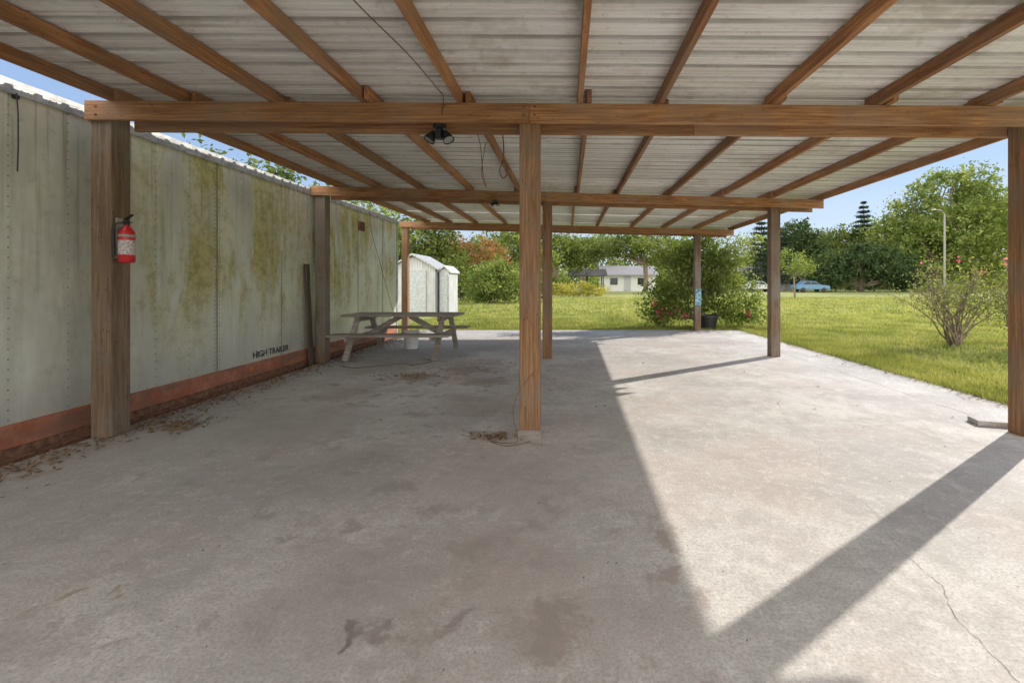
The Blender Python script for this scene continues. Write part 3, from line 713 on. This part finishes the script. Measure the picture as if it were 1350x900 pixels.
def flatleaves(name, pts, size, mat, seed, z=.006):
    rs = np.random.RandomState(seed); n = len(pts); a = rs.rand(n)*6.28; L = size*(.4+rs.rand(n)); V = np.empty((n, 4, 3))
    P = np.c_[pts, z+rs.rand(n)*.012]
    d = np.c_[np.cos(a), np.sin(a), rs.normal(size=n)*.25]; e_ = np.c_[-np.sin(a), np.cos(a), rs.normal(size=n)*.25]
    V[:, 0] = P-d*L[:, None]*.5; V[:, 1] = P+e_*L[:, None]*.22; V[:, 2] = P+d*L[:, None]*.5; V[:, 3] = P-e_*L[:, None]*.22
    V[..., 2] = np.maximum(V[..., 2], z-.003)
    return npmesh(name, V.reshape(-1, 3), 4, mat)
P = [np.c_[-3.95+np.abs(rs.normal(size=3000))*.19, rs.uniform(2.6, 12, 3000)], np.c_[rs.normal(-2.1, .35, 200), rs.normal(6.3, .12, 200)], np.c_[rs.normal(-.62, .12, 110), rs.normal(3.8, .05, 110)],
     np.c_[rs.uniform(-3.9, 4.5, 110), rs.uniform(4, 12, 110)], np.c_[rs.normal(-1.2, .6, 150), rs.normal(7, .5, 150)], np.c_[rs.uniform(1.5, 4.6, 120), rs.normal(12.0, .25, 120)], np.c_[4.6-np.abs(rs.normal(size=250))*.1, rs.uniform(3, 12, 250)], np.c_[rs.normal(-3.5, .14, 260), rs.normal(4.15, .12, 260)]]
flatleaves('fallen_leaves', np.vstack(P), .04, M_litter, 2)
flatleaves('debris_specks', np.c_[rs.uniform(-3.5, 3.5, 300), rs.uniform(1.3, 6, 300)], .012, M_litter, 5, .003)
flatleaves('dirt_leaf_litter', np.c_[rs.uniform(-4.05, -3.95, 1500), rs.uniform(-1, 11.5, 1500)], .06, M_litter, 3, -.03)

# ------------------------------------------------------------------ buildings
def house(name, x0, x1, y0, y1, hw, hr, wallm, roofm, ridge='x', windows=(), doors=()):
    e = empty(name, ((x0+x1)/2, (y0+y1)/2, 0)); m = MB(); m.box(x0, x1, y0, y1, -.05, hw)
    if ridge == 'y':
        xm = (x0+x1)/2; m.quad((x0, y0, hw), (x1, y0, hw), (xm, y0, hr-.05)); m.quad((x1, y1, hw), (x0, y1, hw), (xm, y1, hr-.05))
    else:
        ym = (y0+y1)/2; m.quad((x1, y0, hw), (x1, y1, hw), (x1, ym, hr-.05)); m.quad((x0, y1, hw), (x0, y0, hw), (x0, ym, hr-.05))
    m.build('walls', wallm, e)
    o = .05*(x1-x0)+.05; m = MB(); th = .07
    def slab(p):
        m.hexa([*p, *[(q[0], q[1], q[2]+th) for q in p]])
    if ridge == 'y':
        xm = (x0+x1)/2; k = (hr-hw)/(xm-x0)
        slab([(x0-o, y0-o, hw-k*o), (xm-.001, y0-o, hr), (xm-.001, y1+o, hr), (x0-o, y1+o, hw-k*o)]); slab([(xm+.001, y0-o, hr), (x1+o, y0-o, hw-k*o), (x1+o, y1+o, hw-k*o), (xm+.001, y1+o, hr)])
    else:
        ym = (y0+y1)/2; k = (hr-hw)/(ym-y0)
        slab([(x0-o, y0-o, hw-k*o), (x1+o, y0-o, hw-k*o), (x1+o, ym-.001, hr), (x0-o, ym-.001, hr)]); slab([(x0-o, ym+.001, hr), (x1+o, ym+.001, hr), (x1+o, y1+o, hw-k*o), (x0-o, y1+o, hw-k*o)])
    m.build('roof', roofm, e)
    mw = MB(); mf = MB()
    for (a, bq, z0, z1) in windows:
        mf.box(a-.07, bq+.07, y0-.03, y0-.001, z0-.07, z1+.07); mw.box(a, bq, y0-.045, y0-.031, z0, z1)
    if windows: mf.build('window_frames', M_white, e); mw.build('windows', M_glass, e)
    md = MB()
    for (a, bq, z0, z1) in doors: md.box(a, bq, y0-.05, y0-.002, z0, z1)
    if doors: md.build('door', M_door, e)
    return e
M_glass = simple('window_glass', (.03, .04, .05), .1, bump=0, var=.2); M_door = simple('door_paint', (.48, .50, .51), .5)
M_wh = simple('white_stucco', (.78, .77, .74), .9); M_shin = simple('roof_shingle', (.26, .25, .25), .9, var=.25, scale=8); M_shind = simple('roof_shingle_dark', (.09, .085, .085), .9)
M_brick, t, b = newmat('brick_wall'); br = t.new('ShaderNodeTexBrick'); t.l.new(t.mapping(t.coord(), (1, 1, 1)), br.inputs['Vector'])
br.inputs['Color1'].default_value = (.25, .12, .08, 1); br.inputs['Color2'].default_value = (.32, .17, .11, 1); br.inputs['Mortar'].default_value = (.4, .36, .32, 1); br.inputs['Scale'].default_value = 2.5
t.set(b.inputs['Base Color'], br.outputs[0]); b.inputs['Roughness'].default_value = .9
M_shed, t, b = newmat('shed_metal'); c = t.coord(); wv = t.new('ShaderNodeTexWave', bands_direction='X'); t.l.new(t.mapping(c, (1, 1, 0)), wv.inputs[0]); wv.inputs['Scale'].default_value = 3
n = t.noise(c, 3, 5); n_ = t.noise(t.mapping(c, (6, 6, .6)), 1., 5, .6)
col = t.mix(t.maprange(n, .35, .7), (.48, .49, .49), (.60, .60, .59)); col = t.mix(t.maprange(n_, .5, .7, 0, .5), col, (.34, .34, .32))
t.set(b.inputs['Base Color'], col); b.inputs['Roughness'].default_value = .5; t.set(b.inputs['Normal'], t.bump(wv.outputs['Fac'], .6, .02))
house('garden_shed', -6.95, -5.2, 17.9, 20.0, 1.85, 2.35, M_shed, M_steel, 'y', doors=[(-6.3, -5.55, .03, 1.78)])
house('storage_cabinet', -5.12, -4.72, 18.2, 19.6, 1.72, 1.9, M_shed, M_shed, 'y', doors=[(-5.08, -4.78, .06, 1.6)])
house('white_house', 5.2, 12.8, 66, 73, 2.4, 3.7, M_wh, M_shin, 'x', windows=[(6.2, 7.3, .9, 1.9), (10.2, 11.6, .9, 1.9)], doors=[(8.2, 9.2, 0, 2.1)])
house('brick_house', 25, 37, 70, 78, 2.5, 4.1, M_brick, M_shin, 'x', windows=[(26.5, 28.1, .9, 2.), (30, 31.6, .9, 2.), (34.2, 35.8, .9, 2.)], doors=[(32.4, 33.4, 0, 2.1)])
e = empty('garden_shelter', (2.5, 60, 0)); m = MB()
for x in (.6, 2.6, 4.6):
    for y in (58.3, 61.5): m.box(x-.07, x+.07, y-.07, y+.07, -.05, 2.1)
m.build('posts', M_black, e); m = MB()
m.hexa([(.1, 57.8, 2.05), (5.1, 57.8, 2.05), (5.1, 59.99, 2.9), (.1, 59.99, 2.9), (.1, 57.8, 2.15), (5.1, 57.8, 2.15), (5.1, 59.99, 3.0), (.1, 59.99, 3.0)])
m.hexa([(.1, 60.01, 2.9), (5.1, 60.01, 2.9), (5.1, 62.2, 2.05), (.1, 62.2, 2.05), (.1, 60.01, 3.0), (5.1, 60.01, 3.0), (5.1, 62.2, 2.15), (.1, 62.2, 2.15)]); m.build('roof', M_shind, e)
def car(x, y, mat):
    e = empty('parked_car', (x, y, 0)); m = MB()
    m.prism([(x-2.15, .35), (x+2.15, .35), (x+2.2, .62), (x+2.1, .82), (x+1.05, .93), (x+.45, .95), (x-1.45, .95), (x-2.1, .9), (x-2.2, .6)], y-.88, y+.88)
    m.prism([(x+1.05, .93), (x+.35, 1.40), (x-.9, 1.43), (x-1.6, .93)], y-.76, y+.76)
    m.build('body', mat, e, bevel=.05)
    m = MB(); m.prism([(x+.88, .97), (x+.3, 1.34), (x-.24, 1.36), (x-.24, .97)], y-.775, y+.775); m.prism([(x-.32, .97), (x-.32, 1.36), (x-.85, 1.37), (x-1.4, .97)], y-.775, y+.775); m.build('windows', M_glass, e)
    m = MB()
    for wx in (-1.35, 1.35):
        for wy in (-.9, .72): m.lathe([(0, 0), (.2, .0), (.30, .02), (.33, .05), (.33, .15), (.30, .18), (0, .18)], (x+wx, y+wy, .29), (0, 1, 0), 20)
    m.build('wheels', M_black, e)
car(32.0, 60, simple('car_paint_blue', (.12, .24, .36), .3, bump=0)); car(26.0, 62, simple('car_paint_silver', (.5, .5, .5), .3, bump=0))
e = empty('street_lamp', (37.3, 45, 0)); m = MB()
m.tube([(37.3, 45, -.1), (37.3, 45, 8.0)], [.11, .08], 10); m.tube([(37.3, 45, 8.0), (37.0, 45, 8.35), (36.4, 45, 8.45)], .045, 8); m.build('pole', simple('lamp_concrete', (.30, .29, .27), .8), e)
m = MB(); m.lathe([(0, .06), (.14, .04), (.2, 0), (.2, -.06), (.0, -.08)], (36.2, 45, 8.45), sides=14); m.build('lamp_head', M_steel, e)
